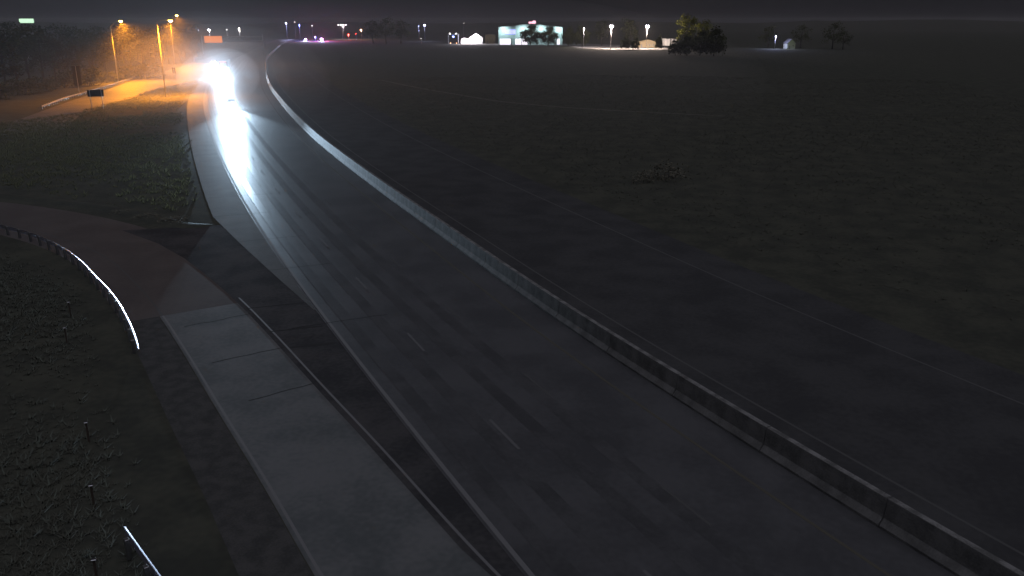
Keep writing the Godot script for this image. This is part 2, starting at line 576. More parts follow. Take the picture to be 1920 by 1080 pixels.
func _ready() -> void:
	rng.seed = 11
	# ------------------------------------------------ camera, sky, night light, exposure
	var cam := Camera3D.new()
	cam.name = "camera"
	cam.fov = 37.96
	cam.near = 0.5
	cam.far = 6000.0
	add_child(cam)
	cam.position = Vector3(0, 17, 0)
	cam.rotation_degrees = Vector3(-17.67, 0, 0)
	cam.current = true
	var sky_mat := ProceduralSkyMaterial.new()
	sky_mat.sky_top_color = lin(0.012, 0.012, 0.0145)
	sky_mat.sky_horizon_color = lin(0.0125, 0.0123, 0.0148)
	sky_mat.sky_curve = 0.12
	sky_mat.ground_bottom_color = lin(0.008, 0.008, 0.01)
	sky_mat.ground_horizon_color = lin(0.0125, 0.0123, 0.0148)
	var sky := Sky.new()
	sky.sky_material = sky_mat
	var env := Environment.new()
	env.background_mode = Environment.BG_SKY
	env.sky = sky
	env.tonemap_mode = Environment.TONE_MAPPER_LINEAR
	env.tonemap_exposure = 1.0
	env.sdfgi_enabled = true
	env.ssao_enabled = true
	env.ssil_enabled = true
	env.volumetric_fog_enabled = true
	env.volumetric_fog_density = 0.0
	env.fog_enabled = FOG > 0.0
	env.fog_density = FOG
	env.fog_light_color = Color(1.0, 0.98, 0.97)
	var we := WorldEnvironment.new()
	we.name = "world_environment"
	we.environment = env
	add_child(we)
	var moon := DirectionalLight3D.new()      # cloudy night sky glow
	moon.name = "night_glow"
	moon.light_color = Color(0.93, 0.93, 1.0)
	moon.light_energy = 0.195
	moon.light_angular_distance = 70.0
	moon.sky_mode = DirectionalLight3D.SKY_MODE_LIGHT_ONLY
	moon.shadow_enabled = true
	moon.rotation_degrees = Vector3(-72, 35, 0)
	add_child(moon)

	# ------------------------------------------------ materials
	noisy("grass", Vector3(0.052, 0.054, 0.044), Vector3(0.083, 0.084, 0.064), 23.0, 0.95, 3, 0.02, 0.2)
	noisy("asphalt", Vector3(0.070, 0.070, 0.073), Vector3(0.100, 0.100, 0.103), 17.0, 0.46, 5, 0.012, 0.4)
	noisy("shoulder_asphalt", Vector3(0.079, 0.077, 0.075), Vector3(0.110, 0.108, 0.103), 13.0, 0.68, 6, 0.012, 0.3)
	noisy("shaded_asphalt", Vector3(0.044, 0.044, 0.046), Vector3(0.081, 0.078, 0.078), 14.0, 0.85, 8, 0.012, 0.15)  # shadow over the gore put into the colour as a darker tone
	noisy("haze_lit_asphalt", Vector3(0.090, 0.078, 0.074), Vector3(0.115, 0.101, 0.094), 19.0, 0.75, 9, 0.012, 0.35)  # orange lamp haze and shade on the upper ramp put into the colour
	noisy("headlit_ramp", Vector3(0.101, 0.110, 0.110), Vector3(0.160, 0.165, 0.163), 15.0, 0.7, 10, 0.012, 0.4)  # headlight glow on the lower ramp painted in as a paler tone
	noisy("far_ramp_asphalt", Vector3(0.1, 0.095, 0.09), Vector3(0.14, 0.132, 0.125), 15.0, 0.6, 12, 0.012, 0.4)
	noisy("barrier_concrete", Vector3(0.11, 0.11, 0.105), Vector3(0.27, 0.268, 0.26), 4.0, 0.8, 14, 0.016, 0.3)
	noisy("yard_paving", Vector3(0.16, 0.15, 0.14), Vector3(0.22, 0.21, 0.2), 25.0, 0.8, 15)
	mat("paint_white", lin(0.19, 0.19, 0.19), 0.6, 0.0, 0.3)
	mat("paint_dash", lin(0.14, 0.14, 0.14), 0.6, 0.0, 0.3)
	mat("paint_fresh", lin(0.34, 0.34, 0.33), 0.5)
	mat("paint_yellow", lin(0.1, 0.094, 0.075), 0.7, 0.0, 0.3)
	mat("paint_faint", lin(0.095, 0.095, 0.093), 0.7, 0.0, 0.3)
	mat("tar", lin(0.05, 0.05, 0.05), 0.95, 0.0, 0.1)
	noisy("old_asphalt", Vector3(0.056, 0.056, 0.057), Vector3(0.077, 0.077, 0.077), 17.0, 0.9, 25, 0.012, 0.1)
	noisy("field_track", Vector3(0.08, 0.075, 0.06), Vector3(0.12, 0.115, 0.095), 6.0, 0.95, 51)
	noisy("ramp_edge", Vector3(0.06, 0.06, 0.058), Vector3(0.095, 0.093, 0.088), 5.0, 0.9, 61, 0.02, 0.15)
	mat("gravel", lin(0.085, 0.08, 0.07), 1.0, 0.0, 0.1)
	mat("galvanised", lin(0.42, 0.42, 0.43), 0.5, 0.6)
	mat("rail_bright", lin(0.72, 0.7, 0.8), 0.3, 1.0)
	mat("rail_dull", lin(0.2, 0.19, 0.18), 0.7, 0.3)
	mat("dry_brush", lin(0.17, 0.16, 0.12), 0.9, 0.0, 0.2)
	mat("post_steel", lin(0.35, 0.35, 0.36), 0.4, 0.9)
	mat("concrete_plain", lin(0.25, 0.25, 0.24), 0.9)
	mat("fixture", lin(0.18, 0.18, 0.18), 0.5, 0.4)
	mat("rubber", lin(0.02, 0.02, 0.02), 0.8)
	mat("chrome", lin(0.6, 0.6, 0.62), 0.2, 1.0)
	mat("black_trim", lin(0.02, 0.02, 0.022), 0.4)
	mat("car_glass", lin(0.06, 0.062, 0.065), 0.2)
	mat("truck_paint", lin(0.3, 0.03, 0.025), 0.35)
	mat("trailer_white", lin(0.6, 0.6, 0.6), 0.5)
	mat("car_white", lin(0.6, 0.6, 0.62), 0.35)
	mat("car_grey", lin(0.12, 0.12, 0.13), 0.35, 0.4)
	mat("sign_back", lin(0.02, 0.02, 0.022), 0.8, 0.0, 0.2)
	mat("wood", lin(0.07, 0.05, 0.035), 0.9)
	mat("bark", lin(0.05, 0.042, 0.035), 0.95)
	var leaf := mat("leaf", Color.WHITE, 0.8, 0.0, 0.25)
	leaf.vertex_color_use_as_albedo = true
	leaf.backlight_enabled = true
	leaf.backlight = Color(0.3, 0.32, 0.1)
	var autumn := mat("autumn_leaf", lin(1.9, 0.95, 0.5).clamp(), 0.8, 0.0, 0.25)
	autumn.albedo_color = Color(1.0, 0.78, 0.6)
	autumn.vertex_color_use_as_albedo = true
	mat("metal_wall", lin(0.42, 0.49, 0.5), 0.6)
	mat("metal_roof", lin(0.2, 0.2, 0.21), 0.5, 0.5)
	noisy("wheel_track", Vector3(0.066, 0.066, 0.068), Vector3(0.096, 0.096, 0.098), 11.0, 0.33, 41, 0.012, 0.4)
	mat("tan_wall", lin(0.3, 0.24, 0.14), 0.8)
	mat("white_wall", lin(0.6, 0.6, 0.58), 0.8)
	mat("pale_siding", lin(0.34, 0.36, 0.3), 0.8)
	glow("sodium", Color(1.0, 0.72, 0.3), 150.0)
	glow("headlamp", Color(0.9, 0.95, 1.0), 120.0)
	glow("white_lamp", Color(1.0, 0.95, 0.95), 14.0)
	glow("flood_lamp", Color(1.0, 0.94, 0.98), 160.0)
	glow("cool_lamp", Color(0.75, 0.78, 1.0), 16.0)
	glow("blue_lamp", Color(0.4, 0.45, 1.0), 30.0)
	glow("red_lamp", Color(1.0, 0.25, 0.2), 24.0)
	glow("pink_lamp", Color(1.0, 0.7, 0.78), 2.2)
	glow("warm_lamp", Color(1.0, 0.68, 0.48), 10.0)
	glow("amber_lamp", Color(1.0, 0.5, 0.12), 8.0)
	glow("amber_board", Color(1.0, 0.52, 0.05), 1.25)
	glow("amber_board_edge", Color(1.0, 0.3, 0.1), 0.5)
	glow("pale_screen", Color(0.82, 1.0, 0.84), 1.3)
	glow("blue_sign", Color(0.62, 0.62, 1.0), 1.6)
	glow("lit_door", Color(1.0, 0.94, 1.0), 1.6)

	# ------------------------------------------------ ground
	var bar := Path.new([38, 20, 26.6, 0, 15.7, -20, 5.0, -41.8, -6.6, -69, -16.1, -92, -29.6, -126.4, -39.4, -153.5, -53.4, -194.6, -63.7, -226, -77.6, -272, -92.8, -325, -114.5, -403, -138, -501, -183, -700, -222, -900])
	var edge := Path.new([23.5, 20, 12.3, 0, 0.6, -22.9, -9.8, -44.4, -18.4, -63, -25.4, -79, -35.7, -103.9, -50.8, -142.3, -66.0, -183, -80.5, -226, -94.3, -272, -108.3, -325, -129.3, -403, -152, -501, -197, -700, -236, -900])
	var dash := Path.new([27.5, 20, 16.4, 0, 0.3, -31.2, -9.5, -52.7, -19.5, -75.3, -29.5, -98.5, -39.4, -123.5, -62.0, -183, -76.3, -226, -90.0, -272, -104.1, -325, -125.2, -403, -148, -501, -193, -700, -232, -900])
	var ramp := Path.new([15, 8, 3, -9, -5.6, -22, -9.6, -28.8, -13.3, -34.9, -18.1, -42.9, -21.2, -47.9, -25.7, -54.5, -30.8, -61.1, -38, -67.5, -48, -73.5, -60, -78, -80, -82])
	var st := begin()
	for i in 24:
		for j in 24:
			var f := func(k: int) -> float: return pow(absf(k - 12) / 12.0, 2.0) * signf(k - 12) * 3800.0
			quad(st, Vector3(f.call(i), 0, f.call(j) - 300.0), Vector3(f.call(i), 0, f.call(j + 1) - 300.0), Vector3(f.call(i + 1), 0, f.call(j + 1) - 300.0), Vector3(f.call(i + 1), 0, f.call(j) - 300.0))
	structure("ground", st, M.grass)
	st = begin(true)
	var hn := FastNoiseLite.new()
	hn.seed = 4
	hn.frequency = 0.0012
	for i in 60:                                 # a long low ridge on the horizon
		for j in 6:
			var hv := func(a: int, b: int) -> Vector3:
				var x := -2400.0 + 80.0 * a
				return Vector3(x, maxf(-0.5, sin(PI * b / 6.0) * (14.0 + 16.0 * hn.get_noise_2d(x, 0.0))) - 0.4, -1700.0 - 130.0 * b)
			quad(st, hv.call(i, j), hv.call(i, j + 1), hv.call(i + 1, j + 1), hv.call(i + 1, j))
	structure("hills", st, M.grass)

	# ------------------------------------------------ the highway and its markings
	st = begin()
	sheet(st, edge, -0.2, bar, 0.3, 18, -880, 0.016)
	var road := structure("highway", st, M.asphalt)
	st = begin()
	sheet(st, edge, -3.4, edge, -0.15, -76, -880, 0.014)
	for k in 8:                                    # it tapers out along the gore
		var za := -76.0 + 27.0 * k / 8.0
		var zb := -76.0 + 27.0 * (k + 1) / 8.0
		quad(st, v3(edge.at(edge.s_at_z(za), -3.4 + 3.1 * k / 8.0), 0.014), v3(edge.at(edge.s_at_z(zb), -3.4 + 3.1 * (k + 1) / 8.0), 0.014), v3(edge.at(edge.s_at_z(zb), -0.15), 0.014), v3(edge.at(edge.s_at_z(za), -0.15), 0.014))
	structure("highway_shoulder", st, M.shoulder_asphalt)
	st = begin()
	sheet(st, bar, 0.5, bar, 17.5, 18, -880, 0.008)
	var other := structure("opposite_carriageway", st, M.old_asphalt)
	st = begin()
	strip(st, edge, 2, edge.s_at_z(-800), -0.08, 0.1, 0.02)
	built("edge_line", st, M.paint_white, road)
	st = begin()
	strip(st, bar, 2, bar.s_at_z(-800), -1.95, -1.8, 0.02)
	built("median_line", st, M.paint_yellow, road)
	for o in [3.0, 14.2]:
		st = begin()
		strip(st, bar, 2, bar.s_at_z(-600), o, o + 0.13, 0.012)
		built("edge_line", st, M.paint_faint, other)
	var s0 := dash.s_at_z(-31.2)
	for k in range(-3, 34):
		st = begin()
		strip(st, dash, s0 + 12.0 * k, s0 + 12.0 * k + 3.0, -0.07, 0.07, 0.02)
		built("lane_dash", st, M.paint_dash, road)
		st = begin()
		strip(st, dash, s0 + 12.0 * k + 4.0, s0 + 12.0 * k + 7.0, 3.55, 3.67, 0.02)
		built("lane_dash", st, M.paint_faint, road)
	for o in [0.75, 2.45, 4.55, 6.3]:              # polished wheel paths in the two right lanes
		st = begin()
		sheet(st, edge, o, edge, o + 0.7, 16, -520, 0.019)
		built("wheel_track", st, M.wheel_track, road)
	rng.seed = 21
	for z in [-46.5, -58.0, -66.5, -76.0, -84.3, -103.0, -121.0, -146.0]:   # sealed cracks across shoulder and lane
		st = begin()
		var u := edge.s_at_z(z)
		var reach := rng.randf_range(1.4, 3.6)
		var last := edge.at(u, -3.2 if z < -66 else -2.2)
		for k in range(1, 8):
			var q := edge.at(u + rng.randf_range(-0.06, 0.06), lerpf(-3.2 if z < -66 else -2.2, reach, k / 7.0))
			var w := edge.dir(u) * 0.03
			quad(st, v3(last - w, 0.035), v3(q - w, 0.035), v3(q + w, 0.035), v3(last + w, 0.035))
			last = q
		built("crack_sealant", st, M.tar, road)

	# ------------------------------------------------ near ramp and gore
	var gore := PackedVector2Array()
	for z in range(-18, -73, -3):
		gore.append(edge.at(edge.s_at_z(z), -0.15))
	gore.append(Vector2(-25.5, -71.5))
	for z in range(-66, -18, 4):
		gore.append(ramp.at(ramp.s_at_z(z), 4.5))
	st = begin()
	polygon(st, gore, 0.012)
	structure("gore_pavement", st, M.shaded_asphalt)
	var cut := ramp.s_at_z(-47.8)
	st = begin()
	strip(st, ramp, 0, cut, -0.2, 4.9, 0.008, 2.0)
	var near_ramp := structure("ramp_pavement", st, M.headlit_ramp)
	st = begin()
	strip(st, ramp, 0, cut, -2.3, -0.24, 0.008, 2.0)
	structure("ramp_shoulder", st, M.ramp_edge)
	st = begin()
	strip(st, ramp, cut, ramp.length(), -2.3, 6.2, 0.008, 2.0)
	var upper_ramp := structure("upper_ramp_pavement", st, M.haze_lit_asphalt)
	st = begin()
	strip(st, ramp, 0, cut, -0.055, 0.055, 0.012, 1.0)
	built("edge_line", st, M.paint_white, near_ramp)
	st = begin()
	strip(st, ramp, cut, ramp.length() - 2.0, -0.06, 0.06, 0.012, 1.0)
	built("edge_line", st, M.paint_faint, upper_ramp)
	st = begin()
	strip(st, ramp, 2, cut + 1.0, 4.79, 4.9, 0.016, 1.0)
	built("gore_line", st, M.paint_white, near_ramp)
	rng.seed = 31
	for z in [-45.5, -40.0, -35.2]:
		st = begin()
		var u := ramp.s_at_z(z)
		var last := ramp.at(u, rng.randf_range(0.4, 1.5))
		for k in range(1, 7):
			var q := ramp.at(u + rng.randf_range(-0.09, 0.09) + 0.05 * k, lerpf(1.0, 4.6, k / 6.0))
			var w := ramp.dir(u) * 0.03
			quad(st, v3(last - w, 0.023), v3(q - w, 0.023), v3(q + w, 0.023), v3(last + w, 0.023))
			last = q
		built("crack_sealant", st, M.tar, near_ramp)
	for z in [-43.5, -46.2, -50.5]:                # tar patches across the gore
		st = begin()
		var a := edge.at(edge.s_at_z(z), -0.5)
		var b := edge.at(edge.s_at_z(z - 0.3), -rng.randf_range(2.6, 4.2))
		var w := Vector2(0.06, rng.randf_range(0.08, 0.2))
		quad(st, v3(a - w, 0.02), v3(b - w * 0.6, 0.02), v3(b + w * 0.6, 0.02), v3(a + w, 0.02))
		built("tar_patch", st, M.tar, road)
	var verge := Path.new([-56, -86, -45.4, -81.6, -40.7, -79.5, -35.2, -76.2, -31.4, -73.0, -28.0, -71.2, -26.2, -71.2])
	st = begin()
	var last_ring := []
	for i in 49:                                  # added low swell, shaped to shade ramp and gore; dies out towards the highway
		var u := verge.length() * i / 48.0
		var f := clampf((verge.length() - u) / 2.0, 0.0, 1.0) * (1.0 + 0.12 * sin(u * 1.7) + 0.08 * sin(u * 4.1))
		var ring := []
		for q in [Vector2(-1.1, -0.01), Vector2(-0.4, 0.11 * f), Vector2(0.0, 0.135 * f), Vector2(0.4, 0.11 * f), Vector2(1.1, -0.01)]:
			ring.append(v3(verge.at(u, q.x if q.x != 0.0 else 1e-5), q.y))
		if i > 0:
			loft(st, last_ring, ring, false)
		last_ring = ring
	structure("shadow_berm", st, M.grass)

	var trail := Path.new([-40, -262, -24, -228, -12.3, -207, -2.4, -190, 12, -176, 40, -160])
	st = begin()
	strip(st, trail, 0, trail.length(), -0.6, 0.6, 0.006)
	structure("field_track", st, M.field_track)

	# ------------------------------------------------ far entry ramp under the street lamps
	var fr := PackedVector2Array([Vector2(-80, -132), Vector2(-88.5, -150), Vector2(-94.0, -172), Vector2(-99.0, -192), Vector2(-103.4, -212), Vector2(-107, -230), Vector2(-118.8, -280), Vector2(-128.5, -332), Vector2(-143, -397), Vector2(-165, -500)])
	for z in [-500, -460, -420, -397, -370, -345, -325, -300, -285, -272]:
		fr.append(edge.at(edge.s_at_z(z), -0.3))
	fr.append_array(PackedVector2Array([Vector2(-96.8, -262), Vector2(-93.4, -230), Vector2(-89.2, -205), Vector2(-86.0, -182), Vector2(-81.5, -160), Vector2(-74, -140)]))
	st = begin()
	polygon(st, fr, 0.012)
	structure("entry_ramp_pavement", st, M.far_ramp_asphalt)

	# ------------------------------------------------ median barrier, one cast segment at a time
	var barrier := thing("concrete_barrier", "long pale concrete median barrier curving along the highway", "barrier")
	var face := [Vector2(0.02, -0.02), Vector2(0.02, 0.09), Vector2(0.2, 0.34), Vector2(0.27, 1.07), Vector2(0.285, 1.09), Vector2(0.515, 1.09), Vector2(0.53, 1.07), Vector2(0.6, 0.34), Vector2(0.78, 0.09), Vector2(0.78, -0.02)]
	var s := 4.0
	while s < bar.s_at_z(-620):
		st = begin()
		sweep(st, bar, s + 0.025, s + 5.975, face, 2.0, 0.03)
		built("barrier_segment", st, M.barrier_concrete, barrier)
		s += 6.0

	# ------------------------------------------------ guardrails
	var rail := Path.new([-52, -73.5, -44.5, -69.6, -38.8, -65.8, -35.6, -62.9, -32.8, -60.0, -29.8, -56.3, -28.1, -54.0, -26.2, -51.5, -24.5, -49.1, -22.9, -46.6, -21.1, -43.6, -19.8, -41.2, -19.0, -39.6])
	var rs := rail.length() - 1.8
	guardrail("galvanised guardrail curving along the outside of the near ramp", rail, 1.0, rs, -1.0, M.rail_bright)
	var rail2 := Path.new([-13.2, -24.6, -10.8, -21.8, -6, -16.3, 2, -8])
	guardrail("galvanised guardrail end in the dark bottom left corner", rail2, 0.0, rail2.length(), -1.0, M.rail_bright)
	var rail3 := Path.new([-95.2, -172.7, -100.0, -190, -104.6, -212.3, -108.2, -230, -113.4, -253, -119.8, -280])
	guardrail("weathered guardrail on the far side of the orange lit entry ramp", rail3, 0.0, rail3.length(), 1.0, M.rail_dull)

	# ------------------------------------------------ street lamps
	street_lamp("leftmost orange street lamp, standing behind the far guardrail", Vector3(-115.3, 0, -252), 15.6, Vector3(3.0, 1.6, 0.6), SODIUM, Vector3(0.4, -1, 0.25))
	street_lamp("tall orange street lamp on the grass between ramp and highway", Vector3(-81.5, 0, -201.6), 16.9, Vector3(2.6, 0.4, -0.4), SODIUM, Vector3(-0.2, -1, 0.3))
	street_lamp("farthest orange street lamp, nearest to the glare of the lorry", Vector3(-137, 0, -352), 17.2, Vector3(2.8, 2.2, 0.4), SODIUM, Vector3(0.3, -1, 0.4))

	# ------------------------------------------------ vehicles on the road
	var ts := edge.s_at_z(-297)
	var tw := -edge.dir(ts)
	make_truck("lorry with blazing headlights approaching in the right lane", v3(edge.at(ts, 1.85), 0.03), atan2(tw.x, tw.y))
	make_car("pale car with bright headlights on the entry ramp, left of the lorry", "car", Vector3(-124.8, 0.03, -362), atan2(0.33, 0.94), M.car_white, BEAM * 0.5)
	var cs := dash.s_at_z(-178)
	var cw := -dash.dir(cs)
	make_car("pale car with bright headlights in the middle lane ahead of the lorry", "car", v3(dash.at(cs, 1.7), 0.03), atan2(cw.x, cw.y), M.car_white, BEAM * 0.85)

	# ------------------------------------------------ signs
	signboard("wide dark road sign on two posts beside the orange lit ramp", "road_sign", Vector3(-83.6, 0, -172.0), 0.35, 3.0, 1.35, 2.55, 2, M.sign_back)
	signboard("tall narrow dark sign behind the wide one, by the guardrail", "road_sign", Vector3(-104.5, 0, -207.0), 0.4, 1.7, 4.6, 2.2, 1, M.sign_back)
	signboard("small dark marker sign on one post where ramp meets highway", "road_sign", Vector3(-100.2, 0, -256), 0.35, 0.9, 1.6, 2.3, 1, M.sign_back)
	signboard("low brown marker plate at the far edge of the orange ramp", "road_sign", Vector3(-111.5, 0, -262), 0.35, 0.8, 0.9, 0.5, 1, M.sign_back)
	var board := thing("message_sign", "glowing amber overhead message board above the lorry", "message sign", Vector3(-150.5, 0, -440), atan2(0.3, 0.95))
	st = begin()
	bx(st, Vector3(0, 8.3, -0.25), Vector3(8.8, 3.5, 0.4), 0.05)
	built("housing", st, M.fixture, board)
	for k in 4:
		st = begin()
		bx(st, Vector3(-3.15 + 2.1 * k, 8.3, 0.0), Vector3(2.04, 3.1, 0.1), 0.02)
		built("screen", st, M.amber_board if k != 1 else M.amber_board, board)
	st = begin(true)
	for q in [[-5.5, 0.0], [24.0, 0.0]]:
		tube(st, Vector3(q[0], 0, -0.8), Vector3(q[0], 10.6, -0.8), 0.22, 0.18, 10)
		built("post", st, M.galvanised, board)
		st = begin(true)
	for y in [7.4, 9.6]:
		tube(st, Vector3(-5.5, y, -0.8), Vector3(24, y, -0.8), 0.12, 0.12, 8)
	for k in 12:
		tube(st, Vector3(-5.5 + 2.46 * k, 7.4 if k % 2 == 0 else 9.6, -0.8), Vector3(-5.5 + 2.46 * (k + 1), 9.6 if k % 2 == 0 else 7.4, -0.8), 0.05, 0.05, 6)
	built("truss", st, M.galvanised, board)
	var bill := thing("billboard", "small pale lit billboard above the dark trees, far left", "billboard", Vector3(-232, 0, -420), 0.5)
	st = begin()
	bx(st, Vector3(0, 17.2, 0), Vector3(6.1, 1.9, 0.2), 0.03)
	built("screen", st, M.pale_screen, bill)
	st = begin()
	bx(st, Vector3(0, 17.2, -0.2), Vector3(6.4, 2.2, 0.2), 0.03)
	built("frame", st, M.fixture, bill)
	for k in [-1.8, 1.8]:
		st = begin(true)
		tube(st, Vector3(k, 0, -0.25), Vector3(k, 16.2, -0.25), 0.2, 0.15, 8)
		built("post", st, M.galvanised, bill)

	# ------------------------------------------------ small reflector stakes near the bottom left
	var k2 := 0
	for q in [[-26.6, -47.6, "upper of the two stakes left of the near guardrail"], [-24.6, -43.2, "lower of the two stakes left of the near guardrail"], [-17.9, -31.8, "stake between the two guardrails, farther from the camera"], [-15.3, -26.8, "stake just above the lower guardrail end"], [-13.1, -22.4, "stake closest to the bottom edge, left of the guardrail"]]:
		var t := thing("reflector_stake", "thin reflector " + q[2], "reflector", Vector3(q[0], 0, q[1]), 0.3, "reflector stakes in the dark grass")
		st = begin()
		bx(st, Vector3(0, 0.45, 0), Vector3(0.08, 0.9, 0.03))
		built("stake", st, M.wood, t)
		st = begin()
		bx(st, Vector3(0, 0.94, 0), Vector3(0.16, 0.05, 0.14), 0.01)
		built("reflector", st, M.chrome, t)
		k2 += 1

	# ------------------------------------------------ distant lamps near the horizon
	var far := [
		[375, 55, 690, "cool_lamp", 0.35, "small white lamp left of the bright star shaped one"], [395, 54, 690, "flood_lamp", 1.1, "brightest bluish white lamp above the lorry glare"], [428, 54, 700, "white_lamp", 0.5, "dim white lamp above the amber message board"], [451, 52, 700, "white_lamp", 0.6, "small white lamp right of the amber message board"],
		[539, 43, 860, "cool_lamp", 0.8, "leftmost pale lamp left of the blue one"], [555, 41, 880, "white_lamp", 0.4, "faint high lamp between the leftmost pale one and the blue one"], [592, 66, 800, "blue_lamp", 0.7, "low blue lamp beside the flashing vehicles"], [619, 74, 780, "red_lamp", 0.8, "lowest red lamp just under the flashing vehicles"], [790, 69, 700, "white_lamp", 0.2, "dim low lamp under the lone bluish white one"], [563, 46, 860, "blue_lamp", 0.6, "small deep blue lamp on a distant pole"], [587, 47, 860, "white_lamp", 0.5, "lone white lamp just above the flashing vehicles"],
		[645, 48, 880, "white_lamp", 0.6, "white lamp right of the row of four"],
		[654, 62, 830, "red_lamp", 1.0, "larger red lamp right of the flashing vehicles"], [668, 61, 830, "red_lamp", 0.5, "tiny red lamp between two larger ones"], [678, 54, 850, "warm_lamp", 1.2, "orange pink lamp at the right end of the distant row"],
		[797, 46, 780, "cool_lamp", 1.1, "lone bluish white lamp in the dark middle distance"], [786, 48, 780, "cool_lamp", 0.45, "smaller lamp beside the lone bluish white one"], [870, 43, 760, "white_lamp", 0.25, "faint lamp high above the bright shed"], [1094, 52, 600, "white_lamp", 0.7, "small white lamp left of the two big yard floodlights"],
		[1599, 88, 560, "cool_lamp", 0.3, "faint lone lamp at far right near the ground"], [1452, 65, 560, "cool_lamp", 0.6, "single white lamp beside the small gabled house"],
	]
	for q in far:
		var zc: float = q[2] * 0.953 + 5.16
		var pm := 1570.0 / zc
		var h: float = 17.0 - (q[1] - 40.0) / pm / 0.953
		yard_lamp(q[5], Vector3((q[0] - 960.0) / pm, 0, -q[2]), h, M[q[3]], (M[q[3]] as StandardMaterial3D).emission, 260.0 if q[4] > 0.55 else 0.0, q[4] * 1.35)
	yard_lamp("row of four white lamps on one distant post", Vector3(-168.5, 0, -870), 13.8, M.white_lamp, Color(1, 0.94, 0.98), 300.0, 1.1, 4)
	for q in [[1146.0, 48.0, "left of the two big white yard floodlights"], [1213.0, 48.0, "right of the two big white yard floodlights"]]:
		yard_lamp(q[2], Vector3((q[0] - 960.0) / 2.93, 0, -560), 14.4, M.flood_lamp, Color(1.0, 0.9, 0.84), FLOOD, 2.1, 1, "yard floodlights")

	# ------------------------------------------------ vehicles flashing far off
	var p := make_car("distant emergency car with blue beacons, left of the pair", "emergency car", Vector3(-189, 0, -800), 0.22, M.car_white, 6000.0)
	light_bar(p, 1.52, -0.4, M.blue_lamp, M.cool_lamp, 900.0)
	p = make_car("distant emergency car with red and white beacons, right of the pair", "emergency car", Vector3(-172, 0, -790), 0.22, M.car_grey, 4000.0)
	light_bar(p, 1.52, -0.4, M.flood_lamp, M.red_lamp, 2500.0)

	# ------------------------------------------------ the yard and its buildings
	st = begin()
	polygon(st, PackedVector2Array([Vector2(-32, -690), Vector2(-32, -652), Vector2(40, -640), Vector2(44, -575), Vector2(62, -548), Vector2(112, -548), Vector2(112, -610), Vector2(60, -690)]), 0.02)
	structure("yard_paving", st, M.yard_paving)
	warehouse(Vector3(14.2, 0, -668))
	shed("small white gabled shed glaring under its own floodlight", "shed", Vector3(-28.5, 0, -690), 10.5, 6.0, 4.6, 7.6, M.white_wall, M.metal_roof, 1, true)
	shed("low white annexe on the left of the gabled shed", "shed", Vector3(-37.2, 0, -690), 6.0, 5.0, 3.6, 4.2, M.white_wall, M.metal_roof, 0, false)
	omni(get_node("shed_001"), Vector3(0, 3.4, 6), Color(1, 0.95, 1), 500.0, 0.2)
	shed("low tan shed between the bright shed and the warehouse", "shed", Vector3(-17.5, 0, -700), 8.0, 8.0, 6.4, 7.0, M.tan_wall, M.metal_roof, 1, false)
	shed("low tan yard building under the right floodlight", "yard_building", Vector3(92, 0, -590), 17.0, 8.0, 3.0, 5.0, M.tan_wall, M.tan_wall, 3, false)
	shed("small pale gabled house alone on the dark right", "house", Vector3(179.5, 0, -560), 5.2, 8.0, 3.6, 6.0, M.pale_siding, M.metal_roof, 1, false)
	omni(get_node("house"), Vector3(-4.5, 4.2, 9.0), Color(0.95, 1, 0.8), 12.0, 0.2)
	kiosk()
	for q in [[104.5, -585.0, "left of two pale trailers half hidden by dark trees"], [108.5, -583.0, "right of two pale trailers half hidden by dark trees"]]:
		var t := thing("parked_trailer", q[2], "trailer", Vector3(q[0], 0, q[1]), 0.15, "pale trailers in the yard")
		st = begin()
		bx(st, Vector3(0, 3.6, -4), Vector3(2.6, 4.4, 9.0), 0.06)
		built("box", st, M.white_wall, t)
		st = begin()
		bx(st, Vector3(0, 1.2, -4), Vector3(1.0, 0.3, 9.0), 0.02)
		built("chassis", st, M.black_trim, t)
		for sx in [-1, 1]:
			wheel(t, Vector3(sx * 1.0, 0.52, -6.5), 0.52, 0.5)

	plants()
	mist("glare_mist", Vector3(-98, 4, -268), Vector3(84, 32, 170), 0.0008)
	mist("glare_mist_bank", Vector3(-100, 4, -250), Vector3(330, 52, 400), 0.0005)
	mist("headlight_glare", Vector3(-86, 3, -255), Vector3(22, 12, 190), 0.0028, 0.306)
	mist("headlight_haze", Vector3(-87, 3, -258), Vector3(38, 19, 240), 0.0009, 0.306)
	mist("outer_glare", Vector3(-88, 3, -262), Vector3(58, 27, 290), 0.0007, 0.306)

func mist(called: String, at: Vector3, size: Vector3, density: float, turn := 0.0) -> void:  # added fog ellipsoids that stand in for bloom around headlights and lamps
	var f := FogVolume.new()
	f.name = called
	f.shape = RenderingServer.FOG_VOLUME_SHAPE_ELLIPSOID
	f.size = size
	var m := FogMaterial.new()
	m.density = density
	m.albedo = Color(0.97, 0.97, 0.98)
	f.material = m
	f.set_meta("kind", "stuff")
	tag(f, "added mist for headlight glare close around the lorry and the cars" if size.x < 30.0 else "thinner added mist for glare round the lorry" if size.x < 50.0 else "outermost faint added mist for glare along the lit highway" if size.x < 70.0 else "thin added mist for glare close over the road in the headlights" if size.x < 100.0 else "wider fainter added mist bank for glare around road, ramp and wood", "mist")
	add_child(f)
	f.position = at
	f.rotation.y = turn

const FOG := 0.0001
const SODIUM := 4800.0
const FLOOD := 1700.0

